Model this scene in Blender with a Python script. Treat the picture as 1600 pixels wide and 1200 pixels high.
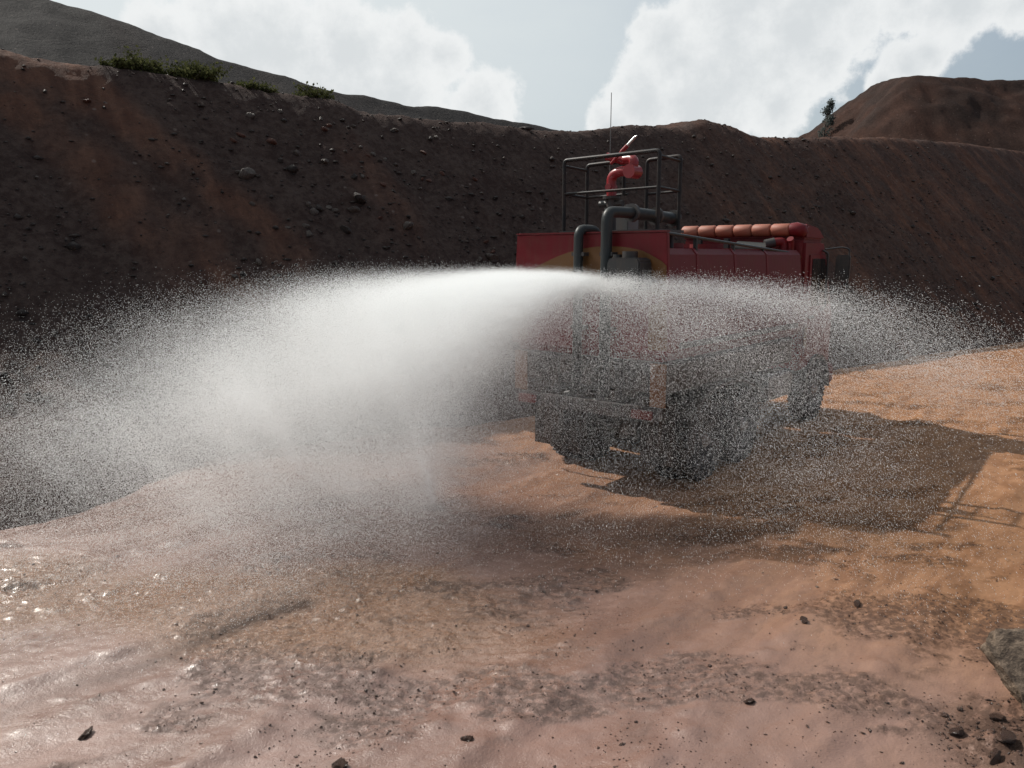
import bpy, bmesh, math, random
import numpy as np
from mathutils import Vector, Matrix
R = math.radians
random.seed(7); rng = np.random.default_rng(7)
sc = bpy.context.scene
for o in list(bpy.data.objects): bpy.data.objects.remove(o)
col = sc.collection

# ------------------------------------------------------------------ camera, sky, sun, exposure
PITCH = math.atan(200 / 1230.0)
cd = bpy.data.cameras.new('camera'); cam = bpy.data.objects.new('camera', cd); col.objects.link(cam)
cam.location = (0, 0, 3.0); cam.rotation_euler = (R(90) - PITCH, 0, 0)
cd.sensor_width = 36; cd.lens = 36 * 1230 / 1600.0; cd.clip_start = .05; cd.clip_end = 6000
sc.camera = cam
SUN_AZ, SUN_EL = R(-53), R(44)           # azimuth from +Y, to the left of the view
sd = Vector((math.sin(SUN_AZ) * math.cos(SUN_EL), math.cos(SUN_AZ) * math.cos(SUN_EL), math.sin(SUN_EL)))
sl = bpy.data.lights.new('sun', 'SUN'); sl.energy = 5.0; sl.angle = R(.6); sl.color = (1, .95, .87)
so = bpy.data.objects.new('sun', sl); col.objects.link(so); so.rotation_euler = sd.to_track_quat('Z', 'Y').to_euler()
so.location = (-20, 20, 40)
sc.view_settings.view_transform = 'Standard'; sc.view_settings.look = 'None'
sc.view_settings.exposure = 0; sc.view_settings.gamma = 1; sc.view_settings.use_curve_mapping = False
sc.cycles.max_bounces = 8; sc.cycles.diffuse_bounces = 5; sc.cycles.glossy_bounces = 2; sc.cycles.transmission_bounces = 5
sc.cycles.transparent_max_bounces = 32; sc.cycles.sample_clamp_indirect = 6
sc.cycles.use_denoising = True

def cam_dir(px, py):                      # view direction seen at a point of the photograph, for the clouds' bearings
    x, y = (px - 800) / 1230., -(py - 600) / 1230.
    c, s = math.cos(PITCH), math.sin(PITCH)
    return Vector((x, c + y * s, -s + y * c)).normalized()

class NT:                                  # small node-tree helper
    def __init__(s, t): s.t = t; t.nodes.clear()
    def n(s, typ, **kw):
        nd = s.t.nodes.new(typ)
        for k, v in kw.items():
            if k in nd.inputs: s.put(nd.inputs[k], v)
            else: setattr(nd, k, v)
        return nd
    def put(s, sock, v):
        if isinstance(v, bpy.types.NodeSocket): s.t.links.new(v, sock)
        elif isinstance(v, bpy.types.Node): s.t.links.new(v.outputs[0], sock)
        else: sock.default_value = v
    def math(s, op, a, b=None, c=None, clamp=False):
        nd = s.t.nodes.new('ShaderNodeMath'); nd.operation = op; nd.use_clamp = clamp
        for i, v in enumerate((a, b, c)):
            if v is not None: s.put(nd.inputs[i], v)
        return nd.outputs[0]
    def mix(s, f, a, b):
        nd = s.t.nodes.new('ShaderNodeMix'); nd.data_type = 'RGBA'
        s.put(nd.inputs[0], f); s.put(nd.inputs[6], a); s.put(nd.inputs[7], b); return nd.outputs[2]
    def ramp(s, f, stops):
        nd = s.t.nodes.new('ShaderNodeValToRGB'); s.put(nd.inputs[0], f); e = nd.color_ramp.elements
        while len(e) < len(stops): e.new(.5)
        for el, (p, c) in zip(e, stops):
            el.position = p; el.color = (c, c, c, 1) if isinstance(c, (int, float)) else (*c, 1)
        return nd.outputs[0]
    def smooth(s, v, a, b, lo=0., hi=1.):
        nd = s.t.nodes.new('ShaderNodeMapRange'); nd.interpolation_type = 'SMOOTHSTEP'
        s.put(nd.inputs[0], v); nd.inputs[1].default_value = a; nd.inputs[2].default_value = b
        nd.inputs[3].default_value = lo; nd.inputs[4].default_value = hi; return nd.outputs[0]
    def noise(s, vec, scale, detail=4, rough=.55, dist=0.):
        nd = s.t.nodes.new('ShaderNodeTexNoise')
        if vec is not None: s.put(nd.inputs['Vector'], vec)
        nd.inputs['Scale'].default_value = scale; nd.inputs['Detail'].default_value = detail
        nd.inputs['Roughness'].default_value = rough; nd.inputs['Distortion'].default_value = dist
        return nd.outputs[0]
    def stretch(s, vec, sx, sy, sz):
        nd = s.t.nodes.new('ShaderNodeMapping'); s.put(nd.inputs[0], vec); nd.inputs[3].default_value = (sx, sy, sz)
        return nd.outputs[0]

def c4(c): return (*c, 1)

w = bpy.data.worlds.new('World'); sc.world = w; w.use_nodes = True
T = NT(w.node_tree)
sky = T.n('ShaderNodeTexSky', sky_type='NISHITA'); sky.sun_disc = False
sky.sun_elevation = SUN_EL; sky.sun_rotation = SUN_AZ; sky.air_density = 1.0; sky.dust_density = 3.0; sky.ozone_density = 1.5
tc = T.n('ShaderNodeTexCoord'); d = tc.outputs['Generated']
sep = T.n('ShaderNodeSeparateXYZ', Vector=d)
nz1 = T.noise(d, 8, 8, .6); nz2 = T.noise(d, 24, 8, .65)
wob = T.math('ADD', T.math('MULTIPLY', T.math('SUBTRACT', nz1, .5), 1.3), T.math('MULTIPLY', T.math('SUBTRACT', nz2, .5), .9))
blobs = [(250, 70, 60), (350, 50, 75), (440, 85, 90), (550, 75, 85), (640, 85, 75), (500, 140, 100), (380, 110, 90), (690, 90, 45), (620, 150, 90), (760, 170, 60), (300, 100, 80),
         (1150, 20, 110), (1240, 60, 110), (1060, 95, 85), (1000, 160, 70), (960, 200, 50), (1140, 140, 100), (1080, 180, 80), (1290, -10, 100), (1210, 170, 60),
         (1420, 105, 42), (1450, 85, 36), (1380, 130, 30), (1500, -5, 85), (1600, 5, 60), (1420, 0, 50), (1040, 60, 55)]
acc = None
for px, py, r in blobs:
    c = cam_dir(px, py)
    dt = T.n('ShaderNodeVectorMath', operation='DISTANCE'); T.put(dt.inputs[0], d); dt.inputs[1].default_value = c
    v = T.math('SUBTRACT', 1.0, T.math('DIVIDE', dt.outputs[1] if dt.outputs[1].enabled else dt.outputs['Value'], r / 1230.))
    acc = v if acc is None else T.math('SMOOTH_MAX', acc, v, .25)
# clouds go on round the whole sky, in scattered banks
bank = T.math('SUBTRACT', T.math('MULTIPLY', T.noise(T.stretch(d, 1, 1, 2.2), 2.3, 3, .5), 5.0), 3.25)
front = T.smooth(sep.outputs[1], .45, .75)
bank = T.math('SUBTRACT', bank, T.math('MULTIPLY', front, 3.0))
acc = T.math('MAXIMUM', acc, bank)
val = T.math('ADD', acc, wob)
mask = T.smooth(val, .0, .28)
deep = T.smooth(T.math('ADD', val, T.math('MULTIPLY', T.math('SUBTRACT', nz2, .5), .7)), .15, 1.1)
glow = T.n('ShaderNodeVectorMath', operation='DOT_PRODUCT'); T.put(glow.inputs[0], d); glow.inputs[1].default_value = sd
glow = T.smooth(glow.outputs['Value'], -.2, .8)   # haze is brighter towards the sun
veil = T.math('ADD', T.math('MULTIPLY', T.smooth(T.noise(T.stretch(d, 1, 1, 2), 3.0, 6, .6), .3, .7), .3), .35)
skyc = T.n('ShaderNodeVectorMath', operation='SCALE'); T.put(skyc.inputs[0], sky.outputs[0]); skyc.inputs['Scale'].default_value = 0.10
hazy = T.mix(T.math('ADD', T.math('MULTIPLY', veil, .4), T.math('MULTIPLY', glow, .75), clamp=True), skyc.outputs[0], T.mix(glow, (.46, .54, .57, 1), (.74, .79, .80, 1)))
cloudc = T.mix(deep, (.88, .895, .895, 1), (.70, .73, .745, 1))
out = T.mix(T.math('MULTIPLY', mask, .92), hazy, cloudc)
bg = T.n('ShaderNodeBackground', Color=out, Strength=1.0)
T.put(T.n('ShaderNodeOutputWorld').inputs[0], bg)

# ------------------------------------------------------------------ helpers
def vnoise(x, y, seed=0):                  # smooth value noise in -1..1, vectorised
    xi = np.floor(x).astype(np.int64); yi = np.floor(y).astype(np.int64)
    fx, fy = x - xi, y - yi
    fx = fx * fx * fx * (fx * (fx * 6 - 15) + 10); fy = fy * fy * fy * (fy * (fy * 6 - 15) + 10)
    def h(i, j):
        n = (i * 374761393 + j * 668265263 + seed * 1442695041) & 0xffffffff
        n = ((n ^ (n >> 13)) * 1274126177) & 0xffffffff
        n = ((n ^ (n >> 16)) * 2246822519) & 0xffffffff
        return ((n ^ (n >> 15)) & 0xffff) / 32767.5 - 1
    a, b, c, e = h(xi, yi), h(xi + 1, yi), h(xi, yi + 1), h(xi + 1, yi + 1)
    return (a * (1 - fx) + b * fx) * (1 - fy) + (c * (1 - fx) + e * fx) * fy
def fbm(x, y, sc_, octv=4, gain=.5, seed=0):
    x, y = np.asarray(x, float) / sc_, np.asarray(y, float) / sc_
    t, a = 0., 1.; x, y = x * .86 - y * .51 + 3.7, x * .51 + y * .86 - 1.9
    for i in range(octv):
        t = t + a * vnoise(x + 17.3 * i, y - 9.1 * i, seed + i); x, y, a = (x * .8 - y * .6) * 2.03, (x * .6 + y * .8) * 2.03, a * gain
    return t
def sstep(a, b, v):
    t = np.clip((v - a) / (b - a), 0, 1); return t * t * (3 - 2 * t)

def tag(o, label=None, cat=None, group=None, kind=None):
    if label: o['label'] = label
    if cat: o['category'] = cat
    if group: o['group'] = group
    if kind: o['kind'] = kind
    return o
def empty(name, loc=(0, 0, 0), rz=0.):
    o = bpy.data.objects.new(name, None); col.objects.link(o); o.location = loc; o.rotation_euler = (0, 0, rz); return o
def link(name, me, mat=None, parent=None, smooth=None):
    o = bpy.data.objects.new(name, me); col.objects.link(o)
    if mat is not None and not me.materials: me.materials.append(mat)
    if parent is not None: o.parent = parent
    if smooth is not None:
        me.shade_smooth()
        if smooth < 170: me.set_sharp_from_angle(angle=R(smooth))
    return o
def fast_mesh(name, V, F):
    me = bpy.data.meshes.new(name); V = np.ascontiguousarray(V, np.float32); F = np.ascontiguousarray(F, np.int32)
    k = F.shape[1]
    me.vertices.add(len(V)); me.vertices.foreach_set('co', V.ravel())
    me.loops.add(F.size); me.loops.foreach_set('vertex_index', F.ravel())
    me.polygons.add(len(F)); me.polygons.foreach_set('loop_start', np.arange(0, F.size, k, dtype=np.int32))
    me.update(calc_edges=True); return me
def grid_mesh(name, X, Y, Z):
    n, m = X.shape
    V = np.stack([X, Y, Z], -1).reshape(-1, 3)
    i = np.arange(n - 1)[:, None] * m + np.arange(m - 1)[None]
    F = np.stack([i, i + 1, i + m + 1, i + m], -1).reshape(-1, 4)
    return fast_mesh(name, V, F)
def attr(me, name, vals):
    a = me.attributes.new(name, 'FLOAT', 'POINT'); a.data.foreach_set('value', np.ascontiguousarray(vals, np.float32).ravel())

class MB:                                  # collects shapes, then links them as one mesh
    def __init__(s): s.v = []; s.f = []
    def add(s, vs, fs):
        b = len(s.v); s.v += [tuple(v) for v in vs]; s.f += [tuple(i + b for i in f) for f in fs]; return s
    def box(s, x0, x1, y0, y1, z0, z1, ch=0.):
        if ch <= 0:
            vs = [(x, y, z) for z in (z0, z1) for y in (y0, y1) for x in (x0, x1)]
            return s.add(vs, [(0, 2, 3, 1), (4, 5, 7, 6), (0, 1, 5, 4), (2, 6, 7, 3), (0, 4, 6, 2), (1, 3, 7, 5)])
        return s.prism([(x0 + ch, z0), (x1 - ch, z0), (x1, z0 + ch), (x1, z1 - ch), (x1 - ch, z1), (x0 + ch, z1), (x0, z1 - ch), (x0, z0 + ch)], y0, y1)
    def prism(s, prof, y0, y1, prof1=None):   # profile in x,z extruded along y
        n = len(prof); p1 = prof1 or prof
        vs = [(x, y0, z) for x, z in prof] + [(x, y1, z) for x, z in p1]
        fs = [tuple(range(n)), tuple(range(2 * n - 1, n - 1, -1))] + [(i, i + n, (i + 1) % n + n, (i + 1) % n) for i in range(n)]
        return s.add(vs, fs)
    def prism_x(s, prof, x0, x1):             # profile in y,z extruded along x
        n = len(prof)
        vs = [(x0, y, z) for y, z in prof] + [(x1, y, z) for y, z in prof]
        return s.add(vs, [tuple(range(n - 1, -1, -1)), tuple(range(n, 2 * n))] + [(i, (i + 1) % n, (i + 1) % n + n, i + n) for i in range(n)])
    def tube(s, pts, r, n=8, cap=True):
        pts = [Vector(p) for p in pts]; rs = r if isinstance(r, (list, tuple)) else [r] * len(pts)
        vs, fs = [], []; ref = None
        for i, p in enumerate(pts):
            t = (pts[min(i + 1, len(pts) - 1)] - pts[max(i - 1, 0)]).normalized()
            if ref is None: ref = Vector((0, 0, 1)) if abs(t.z) < .9 else Vector((1, 0, 0))
            a = (ref - t * ref.dot(t)).normalized(); ref = a; b = t.cross(a)
            for k in range(n):
                q = 2 * math.pi * k / n
                vs.append(p + (a * math.cos(q) + b * math.sin(q)) * rs[i])
        for i in range(len(pts) - 1):
            for k in range(n):
                fs.append((i * n + k, i * n + (k + 1) % n, (i + 1) * n + (k + 1) % n, (i + 1) * n + k))
        if cap: fs += [tuple(range(n - 1, -1, -1)), tuple(range((len(pts) - 1) * n, len(pts) * n))]
        return s.add(vs, fs)
    def lathe_x(s, prof, cx, cy, cz, n=28):   # profile (x offset, radius) turned round the x axis
        vs, fs = [], []
        for x, r in prof:
            for k in range(n):
                q = 2 * math.pi * k / n; vs.append((cx + x, cy + r * math.cos(q), cz + r * math.sin(q)))
        for i in range(len(prof) - 1):
            for k in range(n): fs.append((i * n + k, i * n + (k + 1) % n, (i + 1) * n + (k + 1) % n, (i + 1) * n + k))
        fs += [tuple(range(n)), tuple(range(len(vs) - 1, len(vs) - n - 1, -1))]
        return s.add(vs, fs)
    def build(s, name, mat, parent=None, smooth=35, bevel=0.):
        me = bpy.data.meshes.new(name); me.from_pydata([tuple(v) for v in s.v], [], s.f)
        bm = bmesh.new(); bm.from_mesh(me); bmesh.ops.recalc_face_normals(bm, faces=bm.faces)
        if bevel > 0:
            ed = [e for e in bm.edges if len(e.link_faces) == 2 and e.calc_face_angle(0) > R(40)]
            bmesh.ops.bevel(bm, geom=ed, offset=bevel, segments=2, affect='EDGES', clamp_overlap=True)
        bm.to_mesh(me); bm.free()
        return link(name, me, mat, parent, smooth)
def bend(pts, r=.1, n=5):                  # rounds the corners of a polyline
    pts = [Vector(p) for p in pts]; o = [pts[0]]
    for a, b, c in zip(pts, pts[1:], pts[2:]):
        u, v = (a - b), (c - b); k = min(r, u.length * .49, v.length * .49)
        p, q = b + u.normalized() * k, b + v.normalized() * k
        for i in range(n + 1):
            t = i / n; o.append(p * (1 - t) ** 2 + b * 2 * t * (1 - t) + q * t * t)
    return o + [pts[-1]]

# ------------------------------------------------------------------ materials
def mat(name): m = bpy.data.materials.new(name); m.use_nodes = True; return m, NT(m.node_tree)
def finish(T, b): T.put(T.n('ShaderNodeOutputMaterial').inputs[0], b)
def paint(name, c, rough=.4, dirt=.25, dirtc=(.2, .11, .07), metal=0., scale=3., spec=.5):
    m, T = mat(name); tc = T.n('ShaderNodeTexCoord').outputs['Object']
    n1 = T.noise(tc, scale, 6, .65); n2 = T.noise(T.stretch(tc, 1, 1, .18), scale * 5, 4, .6)
    f = T.math('MULTIPLY', T.smooth(T.math('ADD', n1, T.math('MULTIPLY', n2, .5)), .62, 1.05), dirt, clamp=True)
    f = T.math('ADD', f, dirt * .18)
    tone = T.mix(T.noise(tc, scale * .7, 3), c4([x * .85 for x in c]), c4([min(1, x * 1.12) for x in c]))
    b = T.n('ShaderNodeBsdfPrincipled'); T.put(b.inputs['Base Color'], T.mix(f, tone, c4(dirtc)))
    T.put(b.inputs['Roughness'], T.math('ADD', T.math('MULTIPLY', n1, .25), rough - .1)); b.inputs['Metallic'].default_value = metal
    b.inputs['Specular IOR Level'].default_value = spec
    bp = T.n('ShaderNodeBump', Strength=.12, Distance=.01); T.put(bp.inputs['Height'], T.noise(tc, 60, 3)); T.put(b.inputs['Normal'], bp)
    finish(T, b); return m
M = dict(
    red=paint('red_paint', (.14, .006, .012), .45, .35, (.11, .05, .035), spec=.25), red_dark=paint('weathered_red_paint', (.12, .008, .013), .5, .35, (.12, .06, .04), spec=.25),
    cannon=paint('cannon_red_paint', (.26, .012, .02), .3, .12), roof=paint('sunlit_red_paint', (.30, .085, .05), .6, .4, (.25, .14, .09)),  # roof bolsters' lighter orange red has the sunlight put into the colour
    yellow=paint('yellow_paint', (.13, .050, .006), .55, .15, (.10, .05, .03)), orange=paint('orange_paint', (.14, .05, .012), .5, .2),
    steel=paint('grey_steel', (.036, .041, .042), .42, .2, (.1, .06, .045), metal=.2, spec=.2), dark=paint('dark_steel', (.03, .032, .035), .5, .25),
    rail=paint('rail_steel', (.016, .018, .020), .45, .15, metal=.1, spec=.2), rubber=paint('rubber', (.022, .022, .023), .8, .45, (.12, .07, .045)),
    rim=paint('rim_steel', (.12, .1, .09), .5, .6), silver=paint('bare_steel', (.6, .6, .58), .3, .05, metal=.8),
    box=paint('grey_box_paint', (.11, .115, .115), .5, .3), glass=paint('dark_glass', (.012, .014, .016), .12, .1),
    lamp=paint('red_lens', (.12, .01, .01), .25, .2), black=paint('black_plastic', (.018, .019, .02), .5, .15))

def rock_mat(name, ca, cb, bump=.6, scale=6., rough=.8, spec=.12):
    m, T = mat(name); tc = T.n('ShaderNodeTexCoord').outputs['Object']
    g = T.n('ShaderNodeObjectInfo').outputs['Random']
    n1 = T.noise(tc, scale, 8, .65); n2 = T.noise(tc, scale * 5, 6, .7)
    f = T.smooth(T.math('ADD', T.math('MULTIPLY', n1, .7), T.math('MULTIPLY', n2, .3)), .35, .65)
    b = T.n('ShaderNodeBsdfPrincipled'); T.put(b.inputs['Base Color'], T.mix(f, c4(ca), c4(cb)))
    T.put(b.inputs['Roughness'], T.smooth(n2, .3, .7, rough - .2, rough + .1)); b.inputs['Specular IOR Level'].default_value = spec
    bp = T.n('ShaderNodeBump', Strength=bump, Distance=.05); T.put(bp.inputs['Height'], T.math('ADD', n1, T.math('MULTIPLY', n2, .4))); T.put(b.inputs['Normal'], bp)
    finish(T, b); return m
M['stone_pale'] = rock_mat('pale_stone', (.05, .04, .036), (.13, .105, .09), rough=.5)
M['stone_dark'] = rock_mat('dark_stone', (.02, .016, .015), (.055, .043, .038), rough=.6)
M['stone_red'] = rock_mat('red_stone', (.055, .026, .02), (.12, .055, .04), rough=.6)
M['clod'] = rock_mat('wet_clod', (.07, .041, .031), (.17, .096, .07), 1.0, 30, rough=.28, spec=.6)
M['boulder'] = rock_mat('boulder_stone', (.05, .036, .028), (.25, .185, .135), 1.0, 3.5, .6)

# ------------------------------------------------------------------ the ground: one sheet to the horizon
HD = R(40); FW = np.array([math.sin(HD), math.cos(HD)]); RT = np.array([math.cos(HD), -math.sin(HD)])
TRUCK = np.array([1.965, 10.2]) - 1.225 * RT                      # rear centre of the truck on the ground
def axis(lo, hi, step, far, n):
    core = np.arange(lo, hi, step)
    g = np.geomspace(step * 1.5, far, n)
    return np.concatenate([lo - g[::-1], core, hi + g])
gx = axis(-6.8, 9.5, .035, 2500, 42)
gy = np.concatenate([3.2 - np.geomspace(.06, 2500, 34)[::-1], np.arange(3.2, 8.0, .022), np.arange(8.0, 16, .06), 16 + np.geomspace(.09, 2500, 70)])
GX, GY = np.meshgrid(gx, gy, indexing='ij')
def across(x, y): return (x - TRUCK[0]) * RT[0] + (y - TRUCK[1]) * RT[1]
def along(x, y): return (x - TRUCK[0]) * FW[0] + (y - TRUCK[1]) * FW[1]
RUTS = [(-3.2, .28, .03), (-1.02, .3, .035), (.80, .24, .055), (2.6, .3, .03), (3.9, .35, .03), (-5.2, .3, .02), (5.6, .4, .03)]
def ground_h(x, y, fine=True):
    w_ = across(x, y); l_ = along(x, y); near = sstep(60, 25, np.hypot(x, y))
    w2 = w_ + .35 * vnoise(l_ / 5.0, w_ * 0 + 3.1, 5) + .06 * fbm(l_, w_, .9, 3, .5, 8)
    h = .05 * fbm(x, y, 6, 3, .5, 11) + .014 * fbm(w_, l_ * .3, .8, 3, .5, 21)
    for c, wd, dp in RUTS:
        q = (w2 - c) / wd
        br = .45 + .55 * sstep(-.2, .5, vnoise(l_ / 2.3 + c, w_ * 0 + c, 31))
        h = h - dp * br * np.exp(-q ** 4) + dp * .9 * br * (np.exp(-((q - 1.35) / .35) ** 2) + np.exp(-((q + 1.35) / .35) ** 2)) * (.6 + .6 * vnoise(l_ / .16, w_ / .16, 41))
    if fine:
        h = h + .006 * fbm(w_, l_ * .55, .22, 4, .6, 51) + .0035 * fbm(w_, l_ * .6, .06, 2, .6, 56)
        lump = sstep(.35, .85, fbm(x, y * 1.8, 1.3, 4, .6, 61) + .5 * np.exp(-((w_ - 3.2) / 1.6) ** 2) * sstep(2, -1, l_))
        h = h + lump * .016 * np.clip(fbm(x, y, .05, 3, .7, 71) + .1, 0, 2)
        pt = np.exp(-(((x - 3.6) / 2.4) ** 2 + ((y - 8.1) / 1.05) ** 2)) * sstep(-.05, .45, fbm(x, y * 1.6, 1.1, 4, .6, 65) + .15)
        h = h + pt * .03 * np.clip(fbm(x, y, .16, 3, .6, 75), -.3, 1)
        # heavy drops pelt the mud where the spray comes down
        spl = splash(x, y)
        h = h + spl * (.007 * fbm(x, y, .08, 3, .65, 81) + .010 * fbm(x, y, .04, 2, .7, 86))
    # gravel berm at the near right
    bm_ = sstep(1.0, 0, np.hypot((x - 3.35) / 1.0, (y - 4.45) / .85))
    h = h + bm_ * (.07 + .05 * fbm(x, y, .2, 4, .62, 91))
    h = h - (.29 - .030 * np.clip(l_, -1, 7)) * np.exp(-(((l_ - 2.6) / 5.2) ** 4 + (w_ / 3.0) ** 4))
    return h * near
def splash(x, y):
    e = .35 * vnoise(x / 1.2, y / 1.2, 101)
    return sstep(5.0, 5.7, y + e + .15 * x) * sstep(7.7, 6.9, y + e) * sstep(.9, -1.2, x + e)
GZ = ground_h(GX, GY)
gme = grid_mesh('ground', GX, GY, GZ)
attr(gme, 'splash', splash(GX, GY)); attr(gme, 'across', across(GX, GY)); attr(gme, 'along', along(GX, GY))
lump_a = sstep(.35, .85, fbm(GX, GY * 1.8, 1.3, 4, .6, 61) + .5 * np.exp(-((across(GX, GY) - 3.2) / 1.6) ** 2) * sstep(2, -1, along(GX, GY)))
berm_a = sstep(1.0, .35, np.hypot((GX - 3.35) / 1.0, (GY - 4.45) / .85))
patch = np.exp(-(((GX - 3.6) / 2.4) ** 2 + ((GY - 8.1) / 1.05) ** 2)) * sstep(-.05, .45, fbm(GX, GY * 1.6, 1.1, 4, .6, 65) + .15)
rutd = np.exp(-((across(GX, GY) + .35 * vnoise(along(GX, GY) / 5.0, GX * 0 + 3.1, 5) + .06 * fbm(along(GX, GY), across(GX, GY), .9, 3, .5, 8) - .78) / .13) ** 2) * sstep(-.35, .15, vnoise(along(GX, GY) / 1.1, GX * 0 + 2, 33)) * sstep(0, -1.5, along(GX, GY))
berm0 = sstep(1.0, .35, np.hypot((GX - 3.35) / 1.0, (GY - 4.45) / .85))
lump_a = np.maximum(lump_a, rutd * 1.25); attr(gme, 'patch', np.maximum(patch, berm0)); attr(gme, 'rut', rutd)
attr(gme, 'gravel', np.maximum(lump_a * .8, berm_a))
m, T = mat('wet_red_mud')
tc = T.n('ShaderNodeTexCoord').outputs['Object']
A = lambda n_: T.n('ShaderNodeAttribute', attribute_name=n_).outputs['Fac']
cmb = T.n('ShaderNodeCombineXYZ'); T.put(cmb.inputs[0], A('across')); T.put(cmb.inputs[1], T.math('MULTIPLY', A('along'), .3))
trk = cmb.outputs[0]
big = T.noise(tc, .35, 4, .6); med = T.noise(trk, 1.1, 6, .62, .6); fine = T.noise(tc, 16, 6, .7); grit = T.noise(tc, 70, 4, .7); streak = T.noise(trk, 5, 5, .65)
orange = T.smooth(T.math('ADD', T.math('ADD', A('along'), T.math('MULTIPLY', A('across'), .55)), T.math('MULTIPLY', big, 4)), -1.2, 4.5)
base = T.mix(T.smooth(med, .35, .68), (.165, .095, .074, 1), (.235, .138, .110, 1))
base = T.mix(T.math('MULTIPLY', T.smooth(big, .45, .7), .35), base, (.24, .10, .055, 1))
base = T.mix(orange, base, T.mix(T.smooth(streak, .35, .65), (.20, .098, .050, 1), (.31, .165, .090, 1)))
pelt = T.noise(tc, 36, 4, .65)
base = T.mix(T.math('MULTIPLY', A('splash'), .75), base, (.25, .128, .064, 1))
base = T.mix(T.math('MULTIPLY', A('splash'), T.smooth(pelt, .46, .6)), base, (.125, .054, .022, 1))
dk = T.math('MULTIPLY', A('gravel'), T.smooth(T.math('ADD', T.math('MULTIPLY', fine, .6), T.math('MULTIPLY', med, .4)), .42, .58))
dk = T.math('MAXIMUM', dk, T.math('MULTIPLY', T.smooth(streak, .56, .72), .35))
dk = T.math('MAXIMUM', dk, T.math('MULTIPLY', A('patch'), T.smooth(T.math('ADD', T.math('MULTIPLY', fine, .5), T.math('MULTIPLY', streak, .5)),   .36, .52)))
dk = T.math('MAXIMUM', dk, T.math('MULTIPLY', A('rut'), T.smooth(fine, .3, .5, .4, 1.0)))  # rut line darkened in the colour, for its clods and thin shadow together
base = T.mix(T.math('MULTIPLY', dk, .85), base, (.052, .036, .030, 1))
base = T.mix(T.smooth(grit, .62, .75, 0, .5), base, (.07, .045, .035, 1))
b = T.n('ShaderNodeBsdfPrincipled'); T.put(b.inputs['Base Color'], base)
rgh = T.math('ADD', T.smooth(med, .35, .65, .18, .38), T.math('ADD', T.math('MULTIPLY', orange, .35), T.math('MULTIPLY', dk, .3)))
T.put(b.inputs['Roughness'], T.math('ADD', rgh, T.smooth(fine, .3, .7, -.06, .08)))
T.put(b.inputs['Specular IOR Level'], T.math('SUBTRACT', T.math('SUBTRACT', .5, T.math('MULTIPLY', dk, .38)), T.math('MULTIPLY', orange, .42), clamp=True))
wet = T.math('MULTIPLY', T.math('SUBTRACT', 1.0, orange), T.smooth(T.math('ADD', T.math('MULTIPLY', med, .6), T.math('MULTIPLY', big, .4)), .40, .56))
T.put(b.inputs['Coat Weight'], T.math('MULTIPLY', wet, .75)); b.inputs['Coat Roughness'].default_value = .13; b.inputs['Coat IOR'].default_value = 1.33
hgt = T.math('ADD', T.math('MULTIPLY', fine, .5), T.math('ADD', T.math('MULTIPLY', grit, .28), T.math('MULTIPLY', streak, .5)))
bst = T.math('ADD', .55, T.math('ADD', T.math('MULTIPLY', A('splash'), .55), T.math('MULTIPLY', dk, .4)))
bp = T.n('ShaderNodeBump', Distance=.03); T.put(bp.inputs['Strength'], bst); T.put(bp.inputs['Height'], hgt); T.put(b.inputs['Normal'], bp)
cb = T.n('ShaderNodeBump', Distance=.02, Strength=.35); T.put(cb.inputs['Height'], T.math('ADD', T.math('MULTIPLY', fine, .6), T.math('MULTIPLY', T.noise(tc, 45, 3, .6), .35))); T.put(b.inputs['Coat Normal'], cb)
finish(T, b); M['mud'] = m
ground = tag(link('ground', gme, M['mud'], smooth=180), 'wet reddish brown mud road crossed by wheel ruts', 'ground', kind='structure')

# ------------------------------------------------------------------ the spoil bank beside the road (local x runs along it, y into it)
BO = np.array([8.858, 21.155]); BU = np.array([.80953, .58708]); BN = np.array([-.58708, .80953])
BANG = math.atan2(BU[1], BU[0]); TS = math.tan(R(48))
def wpt(a, s): return BO[0] + a * BU[0] + s * BN[0], BO[1] + a * BU[1] + s * BN[1]
CR = np.array([(-40, 7.11), (-22, 6.96), (-18.2, 6.86), (-17.2, 6.69), (-15.9, 6.74), (-14.4, 6.75), (-13.5, 6.65), (-11.8, 6.56), (-11.2, 6.39), (-8.7, 6.41), (-6.7, 6.45), (-5.2, 6.41), (-3.6, 6.68), (-2.7, 6.83), (-1.3, 7.12), (-0.8, 7.12), (1.2, 7.28), (2.1, 7.54), (2.6, 7.54), (3.7, 7.47), (4.2, 7.27), (5.3, 7.28), (6.9, 7.33), (9.9, 7.72), (15.5, 8.19), (22, 8.53), (29.7, 8.73), (60, 9.33), (400, 10.23)])
def crest_h(a): return np.interp(a, CR[:, 0], CR[:, 1])
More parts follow.
